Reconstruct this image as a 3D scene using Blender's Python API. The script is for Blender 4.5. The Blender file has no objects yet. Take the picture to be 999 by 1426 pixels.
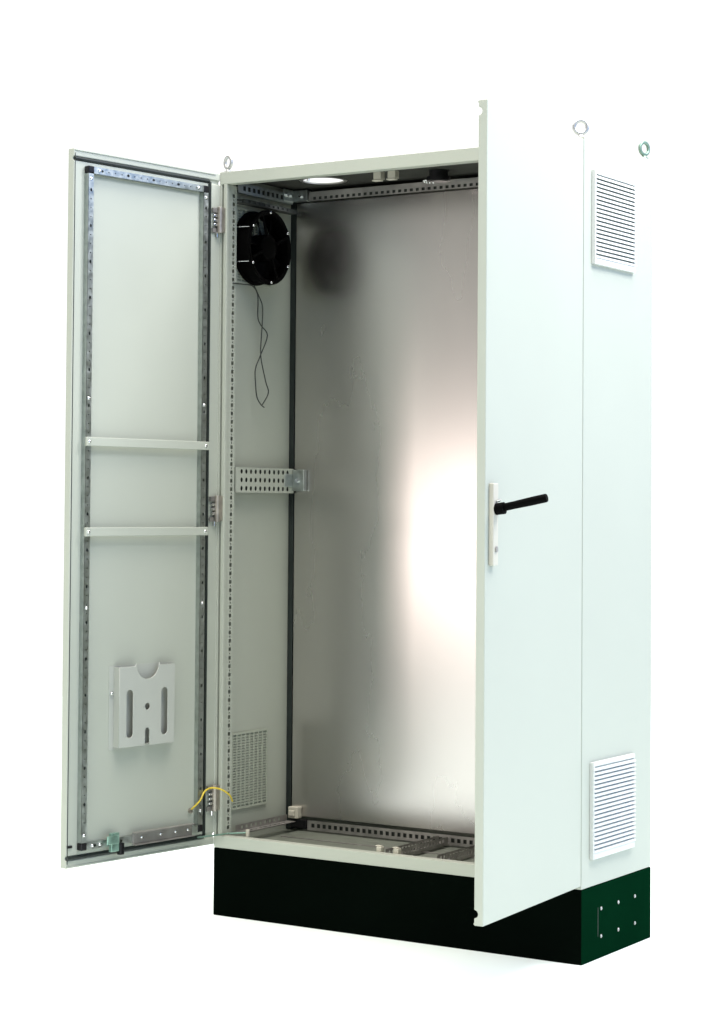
import bpy, bmesh, math, random
from mathutils import Vector, Matrix
random.seed(4)
SC = bpy.context.scene
COL = SC.collection
PI = math.pi

# ------------------------------------------------------------------ materials
def new_mat(name):
    m = bpy.data.materials.new(name); m.use_nodes = True
    nt = m.node_tree; nt.nodes.clear()
    out = nt.nodes.new('ShaderNodeOutputMaterial'); b = nt.nodes.new('ShaderNodeBsdfPrincipled')
    nt.links.new(b.outputs[0], out.inputs[0])
    return m, nt, b

def surf(name, col, rough=.5, metal=0., spec=.5, var=.06, scale=6., bump=.0, bscale=600., stretch=None, rvar=.08, coat=0.):
    """base colour with gentle procedural variation, roughness variation and a fine bump"""
    m, nt, b = new_mat(name)
    tc = nt.nodes.new('ShaderNodeTexCoord'); mp = nt.nodes.new('ShaderNodeMapping')
    nt.links.new(tc.outputs['Object'], mp.inputs['Vector'])
    if stretch: mp.inputs['Scale'].default_value = stretch
    n = nt.nodes.new('ShaderNodeTexNoise'); n.inputs['Scale'].default_value = scale
    n.inputs['Detail'].default_value = 6; nt.links.new(mp.outputs[0], n.inputs['Vector'])
    r = nt.nodes.new('ShaderNodeMapRange'); r.inputs[1].default_value = .3; r.inputs[2].default_value = .7
    r.inputs[3].default_value = 1 - var; r.inputs[4].default_value = 1 + var
    nt.links.new(n.outputs[0], r.inputs[0])
    vm = nt.nodes.new('ShaderNodeVectorMath'); vm.operation = 'SCALE'
    vm.inputs[0].default_value = col[:3]; nt.links.new(r.outputs[0], vm.inputs['Scale'])
    nt.links.new(vm.outputs[0], b.inputs['Base Color'])
    r2 = nt.nodes.new('ShaderNodeMapRange'); r2.inputs[1].default_value = .3; r2.inputs[2].default_value = .7
    r2.inputs[3].default_value = max(.02, rough - rvar); r2.inputs[4].default_value = min(1, rough + rvar)
    nt.links.new(n.outputs[0], r2.inputs[0]); nt.links.new(r2.outputs[0], b.inputs['Roughness'])
    b.inputs['Metallic'].default_value = metal
    b.inputs['Specular IOR Level'].default_value = spec
    b.inputs['Coat Weight'].default_value = coat
    if bump:
        n2 = nt.nodes.new('ShaderNodeTexNoise'); n2.inputs['Scale'].default_value = bscale; n2.inputs['Detail'].default_value = 2
        nt.links.new(tc.outputs['Object'], n2.inputs['Vector'])
        bp = nt.nodes.new('ShaderNodeBump'); bp.inputs['Strength'].default_value = bump; bp.inputs['Distance'].default_value = .001
        nt.links.new(n2.outputs[0], bp.inputs['Height']); nt.links.new(bp.outputs[0], b.inputs['Normal'])
    return m

M = {}
M['paint'] = surf('light_grey_powder_coat', (.385, .412, .350), .48, 0, .35, .02, 2.5, .12, 700)
M['grille'] = surf('grille_plastic', (.56, .58, .55), .45, 0, .4, .02, 5)
M['pocket'] = surf('pocket_plastic', (.39, .41, .365), .5, 0, .4, .02, 5)
M['lattice'] = surf('lattice_plastic', (.36, .39, .32), .5, 0, .4, .03, 9)
M['mesh_dark'] = surf('filter_mat', (.26, .29, .245), .9, 0, .1, .1, 40)
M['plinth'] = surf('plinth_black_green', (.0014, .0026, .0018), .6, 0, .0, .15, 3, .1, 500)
M['plinth_side'] = surf('plinth_side_reflection', (.0010, .0150, .0055), .6, 0, .0, .15, 3, .1, 500)  # reflection of a green floor put into the side's colour
M['plate'] = surf('galvanised_plate', (.56, .54, .52), .315, 1, .5, .025, 3.5, .0, 260, (1, 1, .35), .03)
M['zinc'] = surf('zinc_plated_steel', (.42, .455, .435), .38, 1, .5, .12, 60, .2, 300, None, .1)
_n = M['plate'].node_tree.nodes['Map Range.001']; _n.inputs[3].default_value = .255; _n.inputs[4].default_value = .285
M['zincdull'] = surf('dull_zinc_steel', (.34, .33, .31), .5, .8, .5, .2, 22, .2, 300)
M['hinge'] = surf('hinge_metal', (.40, .37, .32), .42, .85, .5, .2, 40)
M['steel'] = surf('bright_steel', (.75, .76, .76), .18, 1, .5, .08, 40)
M['black'] = surf('black_plastic', (.006, .006, .007), .35, 0, .3, .15, 20)
M['rubber'] = surf('gasket_rubber', (.012, .018, .016), .5, 0, .4, .2, 20)
M['fan'] = surf('fan_black', (.0008, .0008, .0008), .6, 0, .04, .2, 12)
M['eye'] = surf('dull_zinc_eye', (.42, .43, .42), .42, .9, .5, .15, 40)
M['eyegreen'] = surf('dull_green_zinc', (.16, .24, .19), .45, .6, .5, .15, 40)
M['beige'] = surf('beige_plastic', (.48, .465, .385), .45, 0, .4, .04, 20)
M['roof_shade'] = surf('under_roof_shade', (.036, .037, .031), .8, 0, .2, .1, 14)  # ceiling shadow put into this colour
M['pan'] = surf('pan_steel', (.20, .22, .18), .45, .45, .5, .06, 18, .1, 300)
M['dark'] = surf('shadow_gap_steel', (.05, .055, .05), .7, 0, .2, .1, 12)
M['yellow'] = surf('yellow_green_insulation', (.55, .42, .03), .4, 0, .5, .1, 30)
M['cable'] = surf('cable_dark', (.03, .035, .03), .5, 0, .4, .1, 30)
M['latch'] = surf('green_zinc', (.25, .40, .33), .35, .7, .5, .25, 40)
M['ground'] = surf('white_floor', (.76, .84, .80), .9, 0, .05, .004, 2)

# ------------------------------------------------------------------ mesh builder
class MB:
    def __init__(s): s.bm = bmesh.new()
    def box(s, x0, x1, y0, y1, z0, z1, mat=None):
        vs = [Vector((x, y, z)) for x in (x0, x1) for y in (y0, y1) for z in (z0, z1)]
        if mat: vs = [mat @ v for v in vs]
        v = [s.bm.verts.new(p) for p in vs]
        for f in ((0, 1, 3, 2), (4, 6, 7, 5), (0, 4, 5, 1), (2, 3, 7, 6), (0, 2, 6, 4), (1, 5, 7, 3)):
            s.bm.faces.new([v[i] for i in f])
        return s
    def prism(s, pts, fn, a, b):
        """pts: 2D outline; fn(p, q, h) -> 3D; extruded from a to b"""
        A = [s.bm.verts.new(fn(p[0], p[1], a)) for p in pts]; B = [s.bm.verts.new(fn(p[0], p[1], b)) for p in pts]
        s.bm.faces.new(A); s.bm.faces.new(list(reversed(B)))
        n = len(pts)
        for i in range(n): s.bm.faces.new([A[i], B[i], B[(i+1) % n], A[(i+1) % n]])
        return s
    def cyl(s, c, axis, r, h0, h1, n=24, r2=None):
        axis = Vector(axis).normalized(); t = axis.orthogonal().normalized(); u = axis.cross(t)
        r2 = r if r2 is None else r2; c = Vector(c)
        A = []; B = []
        for i in range(n):
            a = 2*PI*i/n; d = t*math.cos(a)+u*math.sin(a)
            A.append(s.bm.verts.new(c+axis*h0+d*r)); B.append(s.bm.verts.new(c+axis*h1+d*r2))
        s.bm.faces.new(list(reversed(A))); s.bm.faces.new(B)
        for i in range(n): s.bm.faces.new([A[i], A[(i+1) % n], B[(i+1) % n], B[i]])
        return s
    def dome(s, c, axis, r, h, n=14, rings=4):
        axis = Vector(axis).normalized(); t = axis.orthogonal().normalized(); u = axis.cross(t); c = Vector(c)
        prev = None
        for k in range(rings):
            f = k/rings*PI/2; rr = r*math.cos(f); hh = h*math.sin(f)
            R = [s.bm.verts.new(c+axis*hh+(t*math.cos(2*PI*i/n)+u*math.sin(2*PI*i/n))*rr) for i in range(n)]
            if prev:
                for i in range(n): s.bm.faces.new([prev[i], prev[(i+1) % n], R[(i+1) % n], R[i]])
            else: s.bm.faces.new(list(reversed(R)))
            prev = R
        s.bm.faces.new(prev)
        return s
    def lathe(s, c, axis, prof, n=48, close=True):
        """prof: (radius, height) loop, closed ring -> torus-like solid"""
        axis = Vector(axis).normalized(); t = axis.orthogonal().normalized(); u = axis.cross(t); c = Vector(c)
        rings = []
        for i in range(n):
            a = 2*PI*i/n; d = t*math.cos(a)+u*math.sin(a)
            rings.append([s.bm.verts.new(c+axis*h+d*r) for r, h in prof])
        m = len(prof)
        for i in range(n):
            for j in range(m if close else m-1):
                s.bm.faces.new([rings[i][j], rings[(i+1) % n][j], rings[(i+1) % n][(j+1) % m], rings[i][(j+1) % m]])
        return s
    def tube(s, pts, r, n=8, sub=6):
        P = catmull([Vector(p) for p in pts], sub) if sub > 1 else [Vector(p) for p in pts]
        prev = None; ref = None
        for i, p in enumerate(P):
            d = (P[min(i+1, len(P)-1)]-P[max(i-1, 0)]).normalized()
            if ref is None: ref = d.orthogonal().normalized()
            ref = (ref-d*ref.dot(d)).normalized(); u = d.cross(ref)
            R = [s.bm.verts.new(p+(ref*math.cos(2*PI*k/n)+u*math.sin(2*PI*k/n))*r) for k in range(n)]
            if prev:
                for k in range(n): s.bm.faces.new([prev[k], prev[(k+1) % n], R[(k+1) % n], R[k]])
            else: s.bm.faces.new(list(reversed(R)))
            prev = R
        s.bm.faces.new(prev)
        return s
    def cells(s, cs, fn, t):
        """sheet of rectangular cells, each with a real hole. cell: (u0,u1,v0,v1, hole) hole=(cu,cv,ru,rv,kind,n) or None; fn(u,v,w)"""
        for (u0, u1, v0, v1, h) in cs:
            if h is None:
                for w in (0, t):
                    q = [s.bm.verts.new(fn(a, b, w)) for a, b in ((u0, v0), (u1, v0), (u1, v1), (u0, v1))]
                    s.bm.faces.new(q)
                continue
            cu, cv, ru, rv, kind, n = h
            rect = []; hol = []
            for i in range(n):
                a = 2*PI*i/n; c, sn = math.cos(a), math.sin(a); k = max(abs(c), abs(sn)); sx, sy = c/k, sn/k
                rect.append((cu+(u1-cu)*sx if sx > 0 else cu+(cu-u0)*sx, cv+(v1-cv)*sy if sy > 0 else cv+(cv-v0)*sy))
                if kind == 'sq': hol.append((cu+ru*sx, cv+rv*sy))
                else: hol.append((cu+ru*c, cv+rv*sn))
            rings = []
            for pts, w in ((rect, 0), (hol, 0), (hol, t), (rect, t)):
                rings.append([s.bm.verts.new(fn(a, b, w)) for a, b in pts])
            for j in range(3):
                A, B = rings[j], rings[j+1]
                for i in range(n): s.bm.faces.new([A[i], A[(i+1) % n], B[(i+1) % n], B[i]])
        return s
    def build(s, name, mat, parent=None, bevel=0, smooth=False, loc=None, label=None, seg=2, weld=False):
        if weld: bmesh.ops.remove_doubles(s.bm, verts=s.bm.verts, dist=1e-5)
        bmesh.ops.recalc_face_normals(s.bm, faces=s.bm.faces)
        me = bpy.data.meshes.new(name); s.bm.to_mesh(me); s.bm.free()
        me.materials.append(M[mat] if isinstance(mat, str) else mat)
        if smooth:
            for p in me.polygons: p.use_smooth = True
            try: me.set_sharp_from_angle(angle=math.radians(35))
            except Exception: pass
        o = bpy.data.objects.new(name, me); COL.objects.link(o)
        if parent: o.parent = parent
        if loc: o.location = loc
        if label: o['label'] = label
        if bevel:
            b = o.modifiers.new('bevel', 'BEVEL'); b.width = bevel; b.segments = seg; b.limit_method = 'ANGLE'
            b.angle_limit = math.radians(40); b.harden_normals = False
        return o

def catmull(P, sub):
    out = []
    for i in range(len(P)-1):
        a = P[max(i-1, 0)]; b = P[i]; c = P[i+1]; d = P[min(i+2, len(P)-1)]
        for k in range(sub):
            t = k/sub
            out.append(.5*((2*b)+(c-a)*t+(2*a-5*b+4*c-d)*t*t+(3*b-a-3*c+d)*t**3))
    out.append(P[-1]); return out

def row(length, start, pitch, v0, v1, cv, ru, rv, kind='rd', n=8, every=None):
    """cells along one strip; every = (k, ru, rv): each k-th hole is larger"""
    cs = []; n_h = int((length-2*start)/pitch)+1; pos = [start+i*pitch for i in range(n_h)]
    e = 0
    for i, c in enumerate(pos):
        a, b = c-pitch/2, c+pitch/2
        if i == 0 and a > 0: cs.append((0, a, v0, v1, None))
        rr = (ru, rv, kind)
        if every and i % every[0] == every[3]: rr = (every[1], every[2], kind)
        cs.append((max(a, 0), min(b, length), v0, v1, (c, cv, rr[0], rr[1], kind, n))); e = min(b, length)
    if e < length: cs.append((e, length, v0, v1, None))
    return cs

# ------------------------------------------------------------------ dimensions (metres)
W, D, P, H = 1.2, .44, .1985, 2.0
TOP = P+H
ZB, ZT = P+.009, TOP-.006          # door bottom / top
TD = .024                          # door thickness

cab = bpy.data.objects.new('electrical_enclosure', None); COL.objects.link(cab)
cab.empty_display_size = .2
cab['label'] = 'tall light grey steel electrical cabinet with both doors open, on a black plinth'
cab['category'] = 'electrical cabinet'

# ------------------------------------------------------------------ ground
g = MB(); g.lathe((0, 0, 0), (0, 0, 1), [(.001, 0), (7, 0)], 96, False)
go = g.build('ground', 'ground'); go['kind'] = 'structure'; go['label'] = 'plain white seamless floor under the cabinet'

# ------------------------------------------------------------------ plinth
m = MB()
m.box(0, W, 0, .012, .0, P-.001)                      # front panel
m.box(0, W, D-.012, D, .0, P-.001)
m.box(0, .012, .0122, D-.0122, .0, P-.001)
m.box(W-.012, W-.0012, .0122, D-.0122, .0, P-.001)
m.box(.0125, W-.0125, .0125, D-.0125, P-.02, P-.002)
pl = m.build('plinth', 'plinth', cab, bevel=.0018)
# side cover plate, its colour holding the painted reflection of a green floor
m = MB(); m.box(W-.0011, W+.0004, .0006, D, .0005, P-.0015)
pcov = m.build('side_plate', 'plinth_side', pl, bevel=.0004, label='side face of the plinth with a green floor reflection painted in, six bolts')
m = MB(); m.box(W-.0005, W+.0007, .0985, .1005, .060, .137); m.build('gap', 'rubber', pl)
for y, z in ((.118, .132), (.226, .132), (.333, .132), (.118, .058), (.226, .058), (.333, .058)):
    m = MB(); m.cyl((W+.0004, y, z), (1, 0, 0), .0050, 0, .0012, 16); m.dome((W+.0016, y, z), (1, 0, 0), .0040, .0022, 14, 3)
    m.build('bolt', 'eye', pl, smooth=True)
for x in (.06, 1.14):
    pass

# ------------------------------------------------------------------ front frame
m = MB()
zi, zo = .240, 2.161
zl, zu = .2335, 2.161
m.box(0.0, W, -.001, .03, P, zl)                      # sill
m.box(0.0, W, -.001, .03, zu, TOP)                    # head
for sx in (0, 1):
    def X(a): return a if not sx else W-a
    def bx(a, b, y0, y1, z0=zl, z1=zu):
        m.box(min(X(a), X(b)), max(X(a), X(b)), y0, y1, z0, z1)
    bx(0, .0075, -.001, .0142)
    bx(.0075, .0145, .010, .0142)
    bx(.0145, .0275, -.001, .0142)
fr = m.build('front_frame', 'paint', cab, bevel=.0016)

# slotted corner posts
def post(x, sgn, y0, y1, name='perforated_post', mat='paint', slots=True):
    L = zu-zl-.002
    m = MB()
    cs = []
    n = int((L-.03)/.0125)
    z = 0; p = 0.0125
    zpos = .02; last = 0
    for i in range(n):
        c = zpos+i*p
        tall = (i % 2 == 0)
        cs.append((c-p/2, c+p/2, 0, y1-y0, (c, (y1-y0)*.56, .0056 if tall else .0026, .0062 if tall else .0030, 'sq', 8)))
    cs.insert(0, (0, zpos-p/2, 0, y1-y0, None)); e = zpos+(n-1)*p+p/2
    cs.append((e, L, 0, y1-y0, None))
    m.cells(cs, lambda u, v, w: Vector((x-sgn*w, y0+v, zl+.001+u)), .0015)
    m.box(min(x-sgn*.0015, x-sgn*.02), max(x-sgn*.0015, x-sgn*.02), y1, y1+.0015, zl+.001, zu-.001)
    m.box(min(x-sgn*.0190, x-sgn*.0205), max(x-sgn*.0190, x-sgn*.0205), y0, y1, zl+.001, zu-.001)
    return m.build(name, mat, cab)
post(.0272, 1, .0145, .050)
post(W-.0272, -1, .0145, .050)

# ------------------------------------------------------------------ shell panels
m = MB(); m.box(.0, .0022, .0302, D-.0105, P, TOP); m.build('side_panel', 'paint', cab, label='left side panel with the fan and inner vent lattices')
m = MB(); m.box(W-.0112, W+.0004, .0002, D, P+.0003, TOP-.0003); m.build('side_panel', 'paint', cab, bevel=.0015, label='bright right side panel carrying two louvred grilles')
m = MB(); m.box(.0004, W-.0116, D-.010, D-.0005, P, TOP); m.build('rear_panel', 'paint', cab)
# roof with a round opening
m = MB()
ry0, ry1, rx0, rx1 = .0302, D-.0105, .0025, W-.0115
hx, hy, hr = .2015, .255, .062
m.cells([(rx0, hx-.1, ry0, ry1, None), (hx-.1, hx+.1, ry0, ry1, (hx, hy, hr, hr, 'rd', 48)), (hx+.1, rx1, ry0, ry1, None)],
        lambda u, v, w: Vector((u, v, TOP-.003-w)), .002)
roof = m.build('roof_panel', 'paint', cab)
m = MB(); m.lathe((hx, hy, TOP-.0075), (0, 0, 1), [(hr+.010, 0), (hr+.010, .0018), (hr, .0015), (hr, 0)], 48)
m.build('opening_rim', 'zincdull', roof, smooth=True)
# sheet coloured as the shade under the roof, then the stiffener rail
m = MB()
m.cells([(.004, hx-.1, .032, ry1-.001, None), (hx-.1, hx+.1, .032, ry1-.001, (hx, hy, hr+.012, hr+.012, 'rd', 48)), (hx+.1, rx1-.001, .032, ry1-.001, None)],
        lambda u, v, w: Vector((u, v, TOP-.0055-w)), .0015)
m.build('roof_shade_sheet', 'roof_shade', roof, label='dark sheet holding the painted shade under the roof')
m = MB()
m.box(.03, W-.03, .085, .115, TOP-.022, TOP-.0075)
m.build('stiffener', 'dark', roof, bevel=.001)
# floor pan + gland plates
m = MB(); m.box(.0025, W-.0115, .0305, D-.0105, P+.002, P+.006)
pan = m.build('floor_pan', 'pan', cab)
for x0, x1 in ((.075, .535), (.61, 1.13)):
    m = MB(); m.box(x0, x1, .075, .335, P+.0062, P+.013)
    gp = m.build('gland_plate', 'pan', pan, bevel=.001)
m = MB(); m.box(.10, 1.1, .203, .207, P+.0132, P+.0165); m.build('seam_strip', 'zincdull', pan)

# ------------------------------------------------------------------ mounting plate
m = MB(); m.box(.028, 1.172, .370, .3725, .250, 2.148)
mp = m.build('mounting_plate', 'plate', cab, bevel=.0008)
m = MB()                                               # bracket tabs behind/at the corners
m.box(.030, .066, .345, .3695, .2445, .280); m.box(.036, .056, .337, .345, .252, .270)
m.build('corner_clamp', 'beige', cab, bevel=.003, label='cream plastic clamp at the lower left corner of the mounting plate')
m = MB()
m.box(.030, .075, .352, .3690, 1.252, 1.318); m.box(.0285, .034, .310, .3515, 1.265, 1.305)
bk = m.build('bracket', 'zinc', cab, bevel=.003, label='bluish zinc bracket holding the plate edge at mid height')
m = MB(); m.cyl((.052, .352, 1.285), (0, -1, 0), .007, 0, .006, 6); m.build('bolt', 'steel', bk)
m = MB()
m.box(.030, .082, .345, .3685, 2.151, 2.186); m.box(.030, .0335, .290, .344, 2.148, 2.186)
bk = m.build('bracket', 'zinc', cab, bevel=.002, label='zinc bracket at the upper left corner of the plate')
for x, y, ax in ((.0335, .305, (1, 0, 0)), (.0335, .33, (1, 0, 0)), (.058, .345, (0, -1, 0))):
    m = MB(); m.cyl((x, y, 2.168), ax, .0065, 0, .006, 6); m.build('bolt', 'steel', bk)

for x0, x1 in ((.0035, .0215), (W-.033, W-.0135)):
    m = MB(); m.box(x0, x1, .3735, .424, P+.008, TOP-.01); m.build('rear_shade_strip', 'rubber', cab, bevel=.001)  # dark strips added as the deep shadow behind the plate edges
# ------------------------------------------------------------------ inner perforated rails
def strip_x(x0, x1, y, z0, z1, pitch, ru, rv, mat, name, depth=.02, lip_up=False, cz=None):
    """rail along x facing the front"""
    m = MB(); L = x1-x0
    m.cells(row(L, pitch, pitch, 0, z1-z0, (z1-z0)*.5 if cz is None else cz, ru, rv, 'sq'), lambda u, v, w: Vector((x0+u, y+w, z0+v)), .0018)
    zz = z1 if lip_up else z0
    m.box(x0, x1, y+.0018, y+depth, zz-.0009, zz+.0009)
    o = m.build(name, mat, cab, weld=True)
    c = MB(); c.box(x0+.001, x1-.001, y+.006, y+.0075, z0+.002, z1-.002); c.build('hole_shade_strip', 'cable', o)  # dark strip standing in for the shade inside the holes
    return o
def strip_y(x, y0, y1, z0, z1, pitch, ru, rv, mat, name, rows=1, depth=.018, kind='sq', flange=True):
    m = MB(); L = y1-y0; hgt = (z1-z0)/rows
    for k in range(rows):
        m.cells(row(L, pitch*1.3, pitch, k*hgt, (k+1)*hgt, (k+.5)*hgt, ru, rv, kind), lambda u, v, w: Vector((x-w, y0+u, z0+v)), .0018)
    if flange:
        m.box(x-depth, x-.0018, y0, y1, z0, z0+.0018); m.box(x-depth, x-.0018, y0, y1, z1-.0018, z1)
    o = m.build(name, mat, cab)
    if flange: c = MB(); c.box(x-.0085, x-.007, y0+.001, y1-.001, z0+.002, z1-.002); c.build('hole_shade_strip', 'cable', o)  # same painted shade behind these holes
    return o
strip_y(.030, .052, .362, 1.245, 1.321, .0245, .0070, .0078, 'paint', 'perforated_rail', rows=3, kind='rd').__setitem__('label', 'painted mid height rail with three rows of holes')
strip_y(.030, .052, .345, 2.143, 2.174, .025, .0065, .0068, 'zinc', 'perforated_rail')
strip_y(.045, .060, .350, 2.112, 2.124, .025, .004, .003, 'dark', 'perforated_rail', depth=.03)
strip_y(.030, .070, .340, .238, .256, .0245, .0062, .0042, 'zincdull', 'perforated_rail', flange=False)
m = MB()
m.cells(row(.27, .03, .0245, 0, .034, .017, .0062, .0045, 'sq'), lambda u, v, w: Vector((.0305+v, .070+u, .238-w)), .0018)
m.build('perforated_rail', 'zincdull', cab)
strip_x(.095, 1.16, .356, .2125, .242, .0205, .0058, .0062, 'zincdull', 'perforated_rail').__setitem__('label', 'floor level rear rail with square holes')
strip_x(.085, 1.16, .352, 2.150, 2.178, .0205, .0055, .0045, 'zincdull', 'perforated_rail', cz=.008, depth=.05, lip_up=True).__setitem__('label', 'roof level rear rail with square holes')
m = MB(); m.box(.036, .094, .350, .366, .216, .243); m.build('rail_end_block', 'black', cab, bevel=.002)
# cross rails on the floor, front to back, with fixing clips at the front
for x, dx in ((.580, .030), (.745, .024)):
    m = MB(); L = .30
    for xx in (x-dx/2, x+dx/2):
        m.cells(row(L, .02, .018, 0, .022, .012, .0052, .0045, 'sq'), lambda u, v, w: Vector((xx-w, .050+u, .216+v)), .0018)
    m.box(x-dx/2-.0017, x+dx/2-.0001, .050, .350, .2142, .2159)
    cr = m.build('floor_rail', 'zincdull', cab, label='perforated channel lying front to back on the cabinet floor')
    for k in (-1, 1):
        if x < .6:
            mm = MB(); cx = x+k*.028
            mm.box(cx-.008, cx+.008, .0305, .048, .2165, .2465); mm.box(cx-.013, cx+.004, .0325, .046, .2467, .2500)
            mm.build('clip', 'beige', cab, bevel=.002, label='cream clip on the floor behind the sill')
        else:
            mm = MB(); mm.cyl((x+k*.024, .052, .226), (0, -1, 0), .006, 0, .006, 6); mm.build('nut', 'steel', cr)
m = MB()
m.cells(row(.52, .02, .021, 0, .020, .010, .006, .0032, 'sq'), lambda u, v, w: Vector((.60+u, .0307+v, .2285-w)), .0015)
m.build('sill_flange', 'zincdull', cab)

# ceiling fittings
for x in (.437, .486):
    m = MB(); m.box(x-.013, x+.013, .182, .206, 2.168, TOP-.0062); m.box(x-.017, x+.012, .180, .200, 2.1635, 2.1678)
    m.build('clip', 'beige', cab, bevel=.002, label='cream clip under the roof')
m = MB(); m.cyl((.603, .258, 0), (0, 0, 1), .028, 2.158, TOP-.0056, 28); m.lathe((.603, .258, 2.160), (0, 0, 1), [(.034, 0), (.034, .012), (.028, .012), (.028, 0)], 28)
gl = m.build('cable_gland', 'black', cab, smooth=True, label='black round gland under the roof with bright screw heads')
for i in range(7):
    a = PI*.62+i*.42
    m = MB(); m.dome((.590+.024*math.cos(a), .24+.024*math.sin(a), 2.158), (-.35, -.75, -.6), .0042, .003); m.build('screw', 'steel', gl, smooth=True)

# ------------------------------------------------------------------ inner vent lattices on the left wall
def lattice(y0, y1, z0, z1):
    m = MB(); m.box(.0024, .0042, y0+.004, y1-.004, z0+.004, z1-.004)
    base = m.build('vent_grille', 'mesh_dark', cab, label='square vent lattice in the left wall')
    m = MB(); x0, x1 = .0044, .0085
    m.box(x0, x1+.001, y0, y1, z0, z0+.006); m.box(x0, x1+.001, y0, y1, z1-.006, z1)
    m.box(x0, x1+.001, y0, y0+.005, z0+.006, z1-.006); m.box(x0, x1+.001, y1-.005, y1, z0+.006, z1-.006)
    n = 27; dz = (z1-z0-.012)/n
    for i in range(1, n): z = z0+.006+i*dz; m.box(x0, x1, y0+.005, y1-.005, z-dz*.27, z+dz*.27)
    k = 9; dy = (y1-y0-.01)/k
    for i in range(1, k): y = y0+.005+i*dy; m.box(x0, x1+.0008, y-.0022, y+.0022, z0+.006, z1-.006)
    m.build('lattice', 'lattice', base)
lattice(.052, .262, .297, .526)
lattice(.052, .262, 1.876, 2.104)

# ------------------------------------------------------------------ fan
FC = Vector((.0, .165, 1.987))
m = MB()
R = .113
m.lathe(FC, (1, 0, 0), [(R, .012), (R, .017), (R-.009, .020), (R-.009, .058), (R, .062), (R, .070), (R-.004, .0715), (R-.014, .068), (R-.016, .012)], 64)
fan = m.build('fan', 'fan', cab, smooth=True, label='round black axial fan on the upper left wall')
m = MB(); m.cyl(FC, (1, 0, 0), .040, .020, .066, 32); m.dome(FC+Vector((.066, 0, 0)), (1, 0, 0), .040, .004, 32, 3)
m.build('hub', 'fan', fan, smooth=True)
for k in range(7):
    a0 = 2*PI*k/7; m = MB(); prev = None
    for side in (0, 1):
        pass
    ring = []
    for j in range(7):
        r = .038+(.094-.038)*j/6; row_ = []
        for i in range(5):
            a = a0+(i/4-.5)*(.75-.12*j/6)+.10*j/6; x = .026+.030*(i/4)
            row_.append(m.bm.verts.new(FC+Vector((x, r*math.cos(a), r*math.sin(a)))))
        ring.append(row_)
    for j in range(6):
        for i in range(4): m.bm.faces.new([ring[j][i], ring[j][i+1], ring[j+1][i+1], ring[j+1][i]])
    o = m.build('blade', 'fan', fan, smooth=True); sd = o.modifiers.new('thick', 'SOLIDIFY'); sd.thickness = .0016
m = MB()
for a in (.4, .4+PI/2, .4+PI, .4+1.5*PI):
    d = Vector((0, math.cos(a), math.sin(a))); e = Vector((0, -d.z, d.y))
    A = FC+d*.036+Vector((.068, 0, 0)); B = FC+d*.099+Vector((.068, 0, 0))
    T = Matrix((( 1, 0, 0, 0), (0, d.y, e.y, 0), (0, d.z, e.z, 0), (0, 0, 0, 1)))
    T.translation = FC
    m = MB(); m.box(.0662, .0705, .037, .0985, -.004, .004, T); m.build('strut', 'fan', fan)
for y, z in ((.080, 2.041), (.080, 1.936), (.263, 2.043), (.264, 1.935), (.172, 1.880), (.165, 2.094)):
    m = MB(); d = (Vector((0, y, z))-Vector((0, FC.y, FC.z))).normalized()*.106; c = FC+d+Vector((.0714, 0, 0))
    m.dome(c, (1, 0, 0), .0042, .003); m.build('screw', 'steel', fan, smooth=True)
for z in (2.041, 1.937):
    m = MB(); m.tube([(.013, .058, z-.001), (.03, .064, z), (.060, .072, z)], .0011, 6, 3); m.build('spacer_rod', 'steel', fan)
s1 = [(.0290, 1.868), (.086, 1.870), (.134, 1.868), (.159, 1.840), (.160, 1.779), (.176, 1.754), (.212, 1.725), (.175, 1.661), (.150, 1.619), (.151, 1.576), (.159, 1.535), (.180, 1.513), (.198, 1.505)]
s2 = [(.134, 1.870), (.162, 1.837), (.179, 1.810), (.178, 1.760), (.174, 1.716), (.172, 1.658), (.199, 1.584), (.214, 1.550), (.182, 1.512)]
m = MB(); m.tube([(.030, y, z) for y, z in s1], .0019, 8, 5)
m.tube([(.034, y, z) for y, z in s2], .0019, 8, 5)
m.build('power_lead', 'cable', fan, smooth=True, label='loose twisted pair of dark wires hanging from the fan')

# ------------------------------------------------------------------ louvred side grilles
def louvre(z0, z1, y0, y1, label):
    x = W+.0005; t = .012
    m = MB()
    m.box(x, x+t, y0, y0+.006, z0, z1); m.box(x, x+t*.6, y1-.006, y1, z0, z1)
    m.box(x, x+t, y0+.006, y1-.006, z1-.011, z1); m.box(x, x+t, y0+.006, y1-.006, z0, z0+.017)
    fr_ = m.build('side_grille', 'grille', cab, bevel=.0012, label=label)
    m = MB(); m.box(x+.0002, x+.0012, y0+.0062, y1-.0062, z0+.0172, z1-.0112); m.build('backing', 'mesh_dark', fr_)
    n = 20; a = z0+.017; b = z1-.011; p = (b-a)/n
    m = MB()
    for i in range(n):
        zz = a+i*p
        prof = [(x+.0030, zz+p*.98), (x+.0128, zz+p*.52), (x+.0138, zz+p*.02), (x+.0125, zz-p*.02), (x+.0105, zz+p*.30), (x+.0014, zz+p*.66)]
        m.prism(prof, lambda a_, b_, h: Vector((a_, h, b_)), y0+.0045, y1-.0035)
    m.build('slats', 'grille', fr_)
louvre(1.862, 2.116, .044, .309, 'upper louvred grille on the right side panel')
louvre(.272, .529, .046, .313, 'lower louvred grille on the right side panel')

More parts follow.
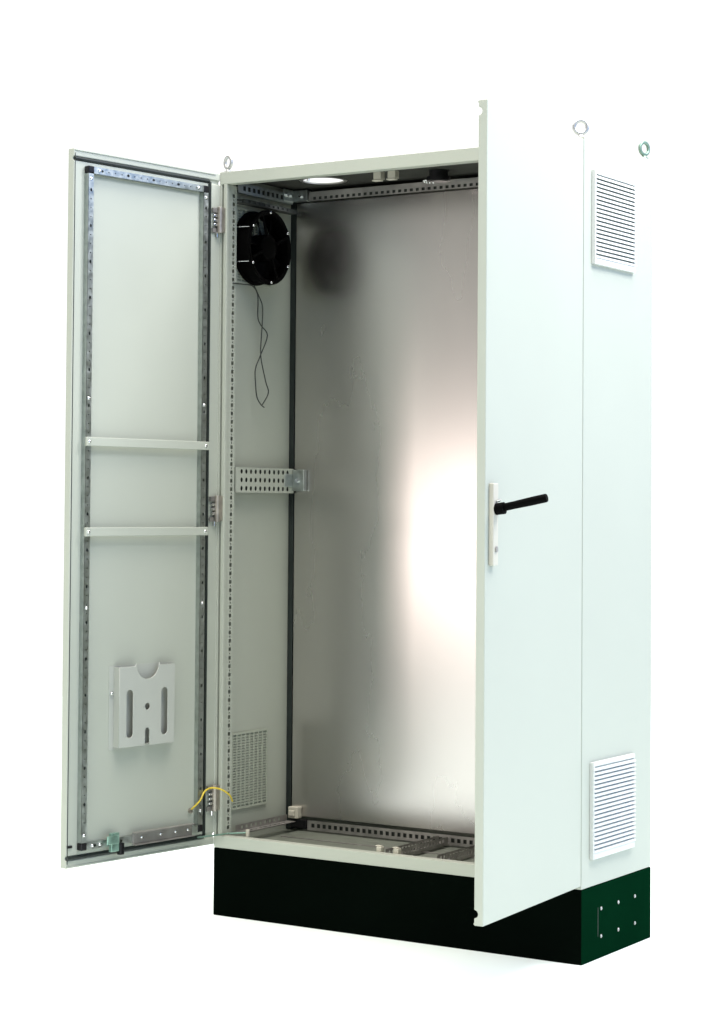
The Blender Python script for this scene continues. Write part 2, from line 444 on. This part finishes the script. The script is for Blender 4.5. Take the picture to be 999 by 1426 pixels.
# ------------------------------------------------------------------ lifting eye bolts
def eye(x, y, rot, label):
    e = MB()
    e.cyl((0, 0, 0), (0, 0, 1), .012, 0, .004, 24); e.cyl((0, 0, 0), (0, 0, 1), .0085, .004, .010, 20, .006)
    ring = []
    R_, r_ = .0175, .0052
    for i in range(40):
        a = 2*PI*i/40; c = Vector((R_*math.cos(a), 0, .0310+R_*math.sin(a))); d = Vector((math.cos(a), 0, math.sin(a)))
        ring.append([e.bm.verts.new(c+(d*math.cos(2*PI*k/10)+Vector((0, 1, 0))*math.sin(2*PI*k/10))*r_) for k in range(10)])
    for i in range(40):
        for k in range(10): e.bm.faces.new([ring[i][k], ring[(i+1) % 40][k], ring[(i+1) % 40][(k+1) % 10], ring[i][(k+1) % 10]])
    o = e.build('lifting_eye', 'eye', cab, smooth=True, loc=(x, y, TOP), label=label); o.rotation_euler.z = rot; return o
eye(.014, .022, math.radians(-22), 'lifting eye on the front left roof corner')
eye(1.178, .022, math.radians(32), 'lifting eye on the front right roof corner')
eye(1.184, .418, math.radians(72), 'darker lifting eye on the rear right roof corner, turned edge on').data.materials[0] = M['eyegreen']
eye(.030, .400, math.radians(20), 'lifting eye on the rear left roof corner')

# ------------------------------------------------------------------ doors
def make_door(hinge, ang, wid, side, label):
    """local x along the width from the hinge, q = height above the inner face"""
    YQ = (lambda q: q) if side < 0 else (lambda q: -TD-q)
    def V(s, q, z): return Vector((s, YQ(q), z))
    def qbox(m, s0, s1, q0, q1, z0, z1):
        a, b = sorted((YQ(q0), YQ(q1))); m.box(s0, s1, a, b, z0, z1)
    # door blank: profile in (q, z) extruded over the width, with a round gasket channel near top and bottom
    gz = .0275; gr = .0066 if side < 0 else .0098; s00 = -.0165
    prof = [(-TD, ZB), (0, ZB)]
    for i in range(9): a = -PI/2-PI*i/8; prof.append((gr*math.cos(a), ZB+gz+gr*math.sin(a)))
    for i in range(9): a = -PI/2-PI*i/8; prof.append((gr*math.cos(a), ZT-gz+gr*math.sin(a)))
    prof += [(0, ZT), (-TD, ZT)]
    m = MB(); m.prism(prof, lambda q, z, s: V(s, q, z), s00, wid)
    d = m.build('door', 'paint', cab, bevel=.0022, label=label, seg=3)
    d.location = hinge; d.rotation_euler.z = ang
    # rolled lips
    for z in (ZT-.006, ZB+.0015):
        m = MB(); qbox(m, .004, wid-.003, .0002, .0028, z, z+.0045); m.build('lip', 'paint', d, bevel=.001)
    # gasket
    m = MB()
    for z in (ZB+gz, ZT-gz):
        pts = [V(s, -.0005, z) for s in (.030, wid-(.003 if side < 0 else .07))]; m.tube(pts, .0052, 12, 1)
    qbox(m, .026, .034, .0002, .005, ZB+gz+.002, ZT-gz-.002)
    m.build('gasket', 'rubber', d, smooth=True)
    if side < 0:
        m = MB(); qbox(m, wid-.0052, wid-.0030, .0002, .0012, ZB+.012, ZT-.012); m.build('edge_seal', 'cable', d)
    # tubular perforated frame
    sa, sb = .0515, .0705; sc, sd = wid-.0585, wid-.0395; q1 = .018
    if side > 0: sc -= .02; sd -= .02
    zA, zB_ = .255, 2.146; th = .019
    def tube_rail(vertical, a0, a1, c0, c1, label=None):
        m = MB(); L = a1-a0; w = c1-c0
        f = (lambda u, v, ww: V(c0+v, q1-ww, a0+u)) if vertical else (lambda u, v, ww: V(a0+u, q1-ww, c0+v))
        m.cells(row(L, .03, .025, 0, w, w/2, .0021, .0021, 'rd', 8, every=(4, .0052, .0036, 3)), f, .0015)
        if vertical:
            qbox(m, c0, c0+.0012, .0002, q1-.0015, a0, a1); qbox(m, c1-.0012, c1, .0002, q1-.0015, a0, a1)
        else:
            qbox(m, a0, a1, .0002, q1-.0015, c0, c0+.0012); qbox(m, a0, a1, .0002, q1-.0015, c1-.0012, c1)
        return m.build('frame_rail', 'zinc', d)
    tube_rail(True, zA+.02, zB_-.02, sa, sb); tube_rail(True, zA+.02, zB_-.02, sc, sd)
    tube_rail(False, sb+.001, sc-.001, zB_-th, zB_); tube_rail(False, sb+.001, sc-.001, zA, zA+th)
    # black corner connectors
    for s0, s1 in ((sa-.001, sb+.0005), (sc-.0005, sd+.001)):
        for z0, z1 in ((zA-.001, zA+.0195), (zB_-.0195, zB_+.001)):
            m = MB(); qbox(m, s0, s1, .0002, q1+.002, z0, z1)
            m.build('corner_connector', 'black', d, bevel=.003)
    # screws on the rails
    for s, z in ((sc-.022, zB_-th/2), (sb+.022, zB_-th/2), (sc-.022, zA+th/2), (sb+.06, zA+th/2), (.25, zA+th/2), (.18, zA+th/2), (sc-.05, zA+th/2),
                 ((sc+sd)/2, zB_-.035), ((sc+sd)/2, zA+.04), ((sa+sb)/2, zB_-.035), ((sa+sb)/2, zA+.06), ((sc+sd)/2, 1.50), ((sa+sb)/2, 1.50), ((sc+sd)/2, .92), ((sa+sb)/2, .92)):
        m = MB(); n_ = (V(0, 1, 0)-V(0, 0, 0)); m.cyl(V(s, q1, z), n_, .0058, 0, .0012, 14); m.dome(V(s, q1+.0012, z), n_, .0046, .003)
        m.build('screw', 'steel', d, smooth=True)
    # painted cross bars
    for z in ((1.368, 1.118) if side < 0 else ()):
        m = MB(); qbox(m, sa-.004, sd+.003, q1+.0004, q1+.0085, z, z+.0245)
        cb = m.build('cross_bar', 'paint', d, bevel=.0015)
        for s in (sa+.008, sd-.007):
            m = MB(); n_ = (V(0, 1, 0)-V(0, 0, 0)); m.dome(V(s, q1+.0085, z+.012), n_, .0052, .003); m.build('screw', 'steel', d, smooth=True)
    return d, V, qbox

aL = 1.4322; aR = 1.5035; wL = .5666; wR = .596
dlv = Vector((-math.cos(aL), -math.sin(aL), 0)); drv = Vector((math.cos(aR), -math.sin(aR), 0))
dL, VL, qL = make_door((.0, -.018, 0), math.atan2(dlv.y, dlv.x), wL, -1, 'left door swung fully open with its inside showing')
dR, VR, qR = make_door((W+.0004, -.019, 0), math.atan2(drv.y, drv.x), wR, 1, 'right door open towards the camera with its plain outside showing')

# --- left door fittings
nL = Vector((0, 1, 0))
# document pocket (curve outline with real cut-outs)
def cutout_plate(name, outer, holes, fn, thick, mat, parent):
    cu = bpy.data.curves.new(name, 'CURVE'); cu.dimensions = '2D'; cu.fill_mode = 'BOTH'; cu.extrude = thick/2
    cu.bevel_depth = .0007; cu.bevel_resolution = 1
    for pts in [outer]+holes:
        sp = cu.splines.new('POLY'); sp.points.add(len(pts)-1); sp.use_cyclic_u = True
        for i, q in enumerate(pts): sp.points[i].co = (q[0], q[1], 0, 1)
    tmp = bpy.data.objects.new(name+'_outline', cu); COL.objects.link(tmp)
    dg = bpy.context.evaluated_depsgraph_get(); dg.update()
    me = bpy.data.meshes.new_from_object(tmp.evaluated_get(dg))
    bpy.data.objects.remove(tmp); bpy.data.curves.remove(cu)
    for v in me.vertices: v.co = fn(v.co.x, v.co.y, v.co.z)
    me.materials.clear(); me.materials.append(M[mat])
    bm = bmesh.new(); bm.from_mesh(me); bmesh.ops.remove_doubles(bm, verts=bm.verts, dist=1e-6); bmesh.ops.recalc_face_normals(bm, faces=bm.faces); bm.to_mesh(me); bm.free()
    o = bpy.data.objects.new(name, me); COL.objects.link(o); o.parent = parent
    return o
def arc(cx, cy, r, a0, a1, n): return [(cx+r*math.cos(a0+(a1-a0)*i/n), cy+r*math.sin(a0+(a1-a0)*i/n)) for i in range(n+1)]
def slot(cx, z0, z1, r): return arc(cx, z1-r, r, 0, PI, 12)+arc(cx, z0+r, r, PI, 2*PI, 12)
ps0, ps1, pz0, pz1 = .180, .396, .526, .750
outer = [(ps0, pz0), (.277, pz0)]+list(reversed(arc(.287, .566, .0095, 0, PI, 12)))+[(.2965, pz0-.006), (ps1, pz0-.006)]+[(ps1, pz1), (.335, pz1)]+list(reversed(arc(.287, pz1+.006, .046, PI*1.06, 1.94*PI, 20)))[::-1][::-1][::-1]+[(.239, pz1), (ps0, pz1)]
# outline written explicitly so that it runs once round the plate
notch = [(.287+.046*math.cos(t), pz1+.008+.046*math.sin(t)) for t in [(-.06-i*(PI-.12)/20) for i in range(21)]]
bslot = [(.287-.0095, pz0)]+[(.287+.0095*math.cos(t), .566+.0095*math.sin(t)) for t in [PI-i*PI/12 for i in range(13)]]+[(.287+.0095, pz0)]
outer = [(ps0, pz0)]+bslot+[(ps1, pz0), (ps1, pz1), (.335, pz1)]+notch+[(.239, pz1), (ps0, pz1)]
holes = [slot(.356, .550, .686, .0135), slot(.2195, .550, .686, .0135), arc(.287, .635, .0105, 0, 2*PI, 20)[:-1]]
pq = .026
pocket = cutout_plate('document_pocket', outer, holes, lambda a, b, c: Vector((a, pq-.0015+c, b)), .0016, 'pocket', dL)
pocket['label'] = 'pale plastic document pocket with slots, low on the left door'
bm = bmesh.new(); bm.from_mesh(pocket.data)
def addbox(x0, x1, y0, y1, z0, z1):
    v = [bm.verts.new((x, y, z)) for x in (x0, x1) for y in (y0, y1) for z in (z0, z1)]
    for f in ((0, 1, 3, 2), (4, 6, 7, 5), (0, 4, 5, 1), (2, 3, 7, 6), (0, 2, 6, 4), (1, 5, 7, 3)): bm.faces.new([v[i] for i in f])
addbox(ps1-.003, ps1+.0008, .0015, pq-.0028, pz0, pz1); addbox(ps0-.0008, ps0+.003, .0015, pq-.0028, pz0, pz1)
addbox(ps0+.003, .277, .0015, pq-.0028, pz0, pz0+.003); addbox(.297, ps1-.003, .0015, pq-.0028, pz0, pz0+.003)
addbox(ps0-.018, ps1+.018, .0002, .0014, pz0-.008, pz1+.004)
bmesh.ops.recalc_face_normals(bm, faces=bm.faces); bm.to_mesh(pocket.data); bm.free()
for s in (ps1+.010, ps0-.010):
    m = MB(); m.cyl((s, .0014, .677), nL, .006, 0, .0035, 14); m.dome((s, .0049, .677), nL, .0045, .003); m.build('screw', 'steel', dL, smooth=True)

# bottom fittings: sliding channel, latch, plug
m = MB(); qL(m, .098, .335, .0182, .022, .248, .284)
qL(m, .098, .335, .0221, .034, .2815, .284); qL(m, .098, .335, .0221, .034, .248, .2505)
m.build('channel_bracket', 'zincdull', dL, bevel=.001, label='grey metal channel on the lower rail of the left door')
for s in (.115, .165, .225, .30):
    m = MB(); m.dome((s, .0222, .267), nL, .0055, .003); m.build('screw', 'steel', dL, smooth=True)
m = MB(); qL(m, .395, .425, .0184, .031, .240, .292); qL(m, .400, .445, .0312, .036, .262, .286)
m.build('latch', 'latch', dL, bevel=.002, label='greenish zinc latch at the foot of the left door')
m = MB(); qL(m, .378, .394, .0184, .034, .228, .262); m.build('latch_tongue', 'black', dL, bevel=.003)
m = MB(); qL(m, wL-.020, wL-.002, .0003, .004, .263, .270); m.build('plug', 'black', dL, bevel=.001)
# yellow earth wire
T = Matrix.Translation(dL.location) @ Matrix.Rotation(dL.rotation_euler.z, 4, 'Z')
a = T @ Vector((.088, .004, .318)); b = T @ Vector((.083, .012, .340))
m = MB(); m.tube([a, T @ Vector((.074, .028, .346)), Vector((.016, -.070, .370)), Vector((.024, -.048, .379)), Vector((.044, -.024, .373)), Vector((.056, .000, .355)), Vector((.052, .020, .335))], .0026, 10, 8)
ew = m.build('earth_wire', 'yellow', cab, smooth=True, label='short yellow earth wire looping from the left door to the frame')
m = MB(); m.cyl(T @ Vector((.088, .0, .316)), T.to_3x3() @ nL, .0075, .0002, .008, 6); m.build('terminal', 'hinge', ew)
# door stay rod and its post
m = MB(); m.tube([T @ Vector((.075, .022, .240)), T @ Vector((.020, .020, .238)), Vector((.040, .010, .2405)), Vector((.094, .036, .2445))], .0026, 8, 1)
st = m.build('door_stay', 'latch', cab, smooth=True, label='thin rod between the left door foot and the sill')
m = MB(); m.cyl((.096, .037, .2335), (0, 0, 1), .0062, 0, .020, 14); m.build('stay_post', 'beige', st, smooth=True)

# hinges
def hinge(x, y, z, sgn, door_T):
    m = MB(); m.cyl((x, y, z), (0, 0, 1), .0085, 0, .077, 20); m.box(x-.0085, x+.0085, y, y+.0155, z+.002, z+.075)
    h = m.build('hinge', 'hinge', cab, bevel=.001)
    m = MB()
    if sgn > 0:
        m.box(.003, .020, .0004, .009, z+.060, z+.074, door_T); m.box(.003, .020, .0004, .007, z+.000, z+.014, door_T); m.box(.0032, .0045, .0003, .003, z+.0135, z+.0605, door_T)
        m.build('hinge_leaf', 'zincdull', h, bevel=.0015)
        m = MB()
        for k in range(3): m.box(.004, .018, .0005, .011, z+.019+k*.0135, z+.028+k*.0135, door_T)
        m.build('knuckle', 'steel', h, bevel=.0025)
        m = MB(); m.cyl((x-.009, y-.002, z-.013), (0, 0, 1), .004, 0, .014, 12); m.build('pin', 'steel', h, smooth=True)
    return h
for z in (2.014, 1.158, .307):
    hinge(.0135, -.0165, z, 1, T)

# --- right door handle
m = MB(); m.box(.548, .577, .0003, .0130, 1.067, 1.265)
hp = m.build('handle_plate', 'beige', dR, bevel=.002, label='pale housing of the swing handle')
m = MB(); m.cyl((.562, .013, 1.106), (0, 1, 0), .007, 0, .003, 16); m.build('lock', 'zincdull', dR, smooth=True)
m = MB()
q0 = Vector((.562, .013, 1.203)); q1 = Vector((.556, .143, 1.231))
m.cyl(q0, (0, 1, .12), .0145, 0, .022, 20)
dv = (q1-q0).normalized(); sv = Vector((1, 0, 0)); uv = dv.cross(sv).normalized(); sv = uv.cross(dv)
hs = []
for k, (f, w, h) in enumerate(((.08, .008, .0095), (.35, .008, .0095), (.7, .0085, .0105), (.98, .009, .0105), (1.0, .008, .009))):
    c = q0.lerp(q1, f); hs.append([m.bm.verts.new(c+sv*w*math.cos(t)*1.0+uv*h*math.sin(t)) for t in [2*PI*i/12 for i in range(12)]])
for A, B in zip(hs, hs[1:]):
    for i in range(12): m.bm.faces.new([A[i], A[(i+1) % 12], B[(i+1) % 12], B[i]])
m.bm.faces.new(hs[0]); m.bm.faces.new(hs[-1])
m.build('handle', 'fan', dR, smooth=True, label='black lever handle standing out from the right door')
m = MB(); m.cyl((.562, .0135, 1.222), (0, 1, .3), .0035, 0, .012, 10); m.build('handle_pin', 'steel', dR, smooth=True)

# ------------------------------------------------------------------ camera
f_px, cx, cy = 2913.673, 472.62, 610.89
cd = bpy.data.cameras.new('camera'); cam = bpy.data.objects.new('camera', cd); COL.objects.link(cam)
cd.sensor_fit = 'HORIZONTAL'; cd.sensor_width = 36; cd.lens = f_px/999*36
S = 1.0
cd.shift_x = (499.5-cx)/999*(1426/1426); cd.shift_y = -(713-cy)/999
r = Vector((.841889, .539597, .007588)); u = Vector((.010668, -.030700, .999472)); fw = Vector((-.539545, .841363, .031602))
mt = Matrix((r, u, -fw)).transposed().to_4x4(); mt.translation = (3.65366, -5.02849, 1.21036)
cam.matrix_world = mt
cd.clip_end = 500; cd.clip_start = .05
SC.camera = cam

# ------------------------------------------------------------------ studio surround (world) and lamps
w = bpy.data.worlds.new('World'); SC.world = w; w.use_nodes = True
nt = w.node_tree; nt.nodes.clear()
out = nt.nodes.new('ShaderNodeOutputWorld'); bg = nt.nodes.new('ShaderNodeBackground'); nt.links.new(bg.outputs[0], out.inputs[0])
tc = nt.nodes.new('ShaderNodeTexCoord')
def lobe(direction, lo, hi):
    v = nt.nodes.new('ShaderNodeVectorMath'); v.operation = 'DOT_PRODUCT'; nt.links.new(tc.outputs['Generated'], v.inputs[0])
    v.inputs[1].default_value = Vector(direction).normalized()
    mr = nt.nodes.new('ShaderNodeMapRange'); mr.interpolation_type = 'SMOOTHSTEP'; mr.inputs[1].default_value = lo; mr.inputs[2].default_value = hi
    nt.links.new(v.outputs['Value'], mr.inputs[0]); return mr.outputs[0]
def mix(f, A, B):
    n = nt.nodes.new('ShaderNodeMix'); n.data_type = 'RGBA'; nt.links.new(f, n.inputs[0])
    for s_, i in ((A, 6), (B, 7)):
        if isinstance(s_, tuple): n.inputs[i].default_value = s_+(1,)
        else: nt.links.new(s_, n.inputs[i])
    return n.outputs[2]
FRONT = (.50, .50, .47); BACK = (1.15, 1.15, 1.15); RIGHT = (.22, .60, 1.45); TOPC = (2.3, 2.2, 2.15)
c = mix(lobe((-.3, 1, 0), -.05, .30), FRONT, BACK)
c = mix(lobe((1, .05, .2), .5, .95), c, RIGHT)
c = mix(lobe((0, 0, 1), .5, .9), c, TOPC)
nt.links.new(c, bg.inputs[0]); bg.inputs[1].default_value = 1

def area(name, loc, target, size, size_y, power, col):
    l = bpy.data.lights.new(name, 'AREA'); l.shape = 'RECTANGLE'; l.size = size; l.size_y = size_y; l.energy = power; l.color = col
    o = bpy.data.objects.new(name, l); COL.objects.link(o); o.location = loc
    o.rotation_euler = (Vector(target)-Vector(loc)).to_track_quat('-Z', 'Y').to_euler(); return o
area('window_lamp', (-2.68, -5.9, 1.0), (.66, .3, 1.1), .72, .44, 25, (1, .86, .81))
area('rear_fill_lamp', (-3.2, 3.0, 5.5), (-.8, .2, 0), 2.0, 2.0, 260, (1, 1, 1))
area('added_side_lamp', (2.75, .35, 3.7), (1.2, .0, 1.6), 1.1, 1.1, 110, (1, .97, 1))  # added lamp, grades the right side from bright top to darker foot
area('added_overhead_lamp', (1.5, -1.9, 7.5), (.8, -.6, 0), 4.5, 4.5, 640, (1, .93, .89))  # added lamp, burns the floor to white and washes out contact shadows

SC.view_settings.view_transform = 'Standard'; SC.view_settings.look = 'None'; SC.view_settings.exposure = 0; SC.view_settings.gamma = 1
SC.cycles.max_bounces = 8; SC.cycles.diffuse_bounces = 5; SC.cycles.glossy_bounces = 5
SC.cycles.use_denoising = True
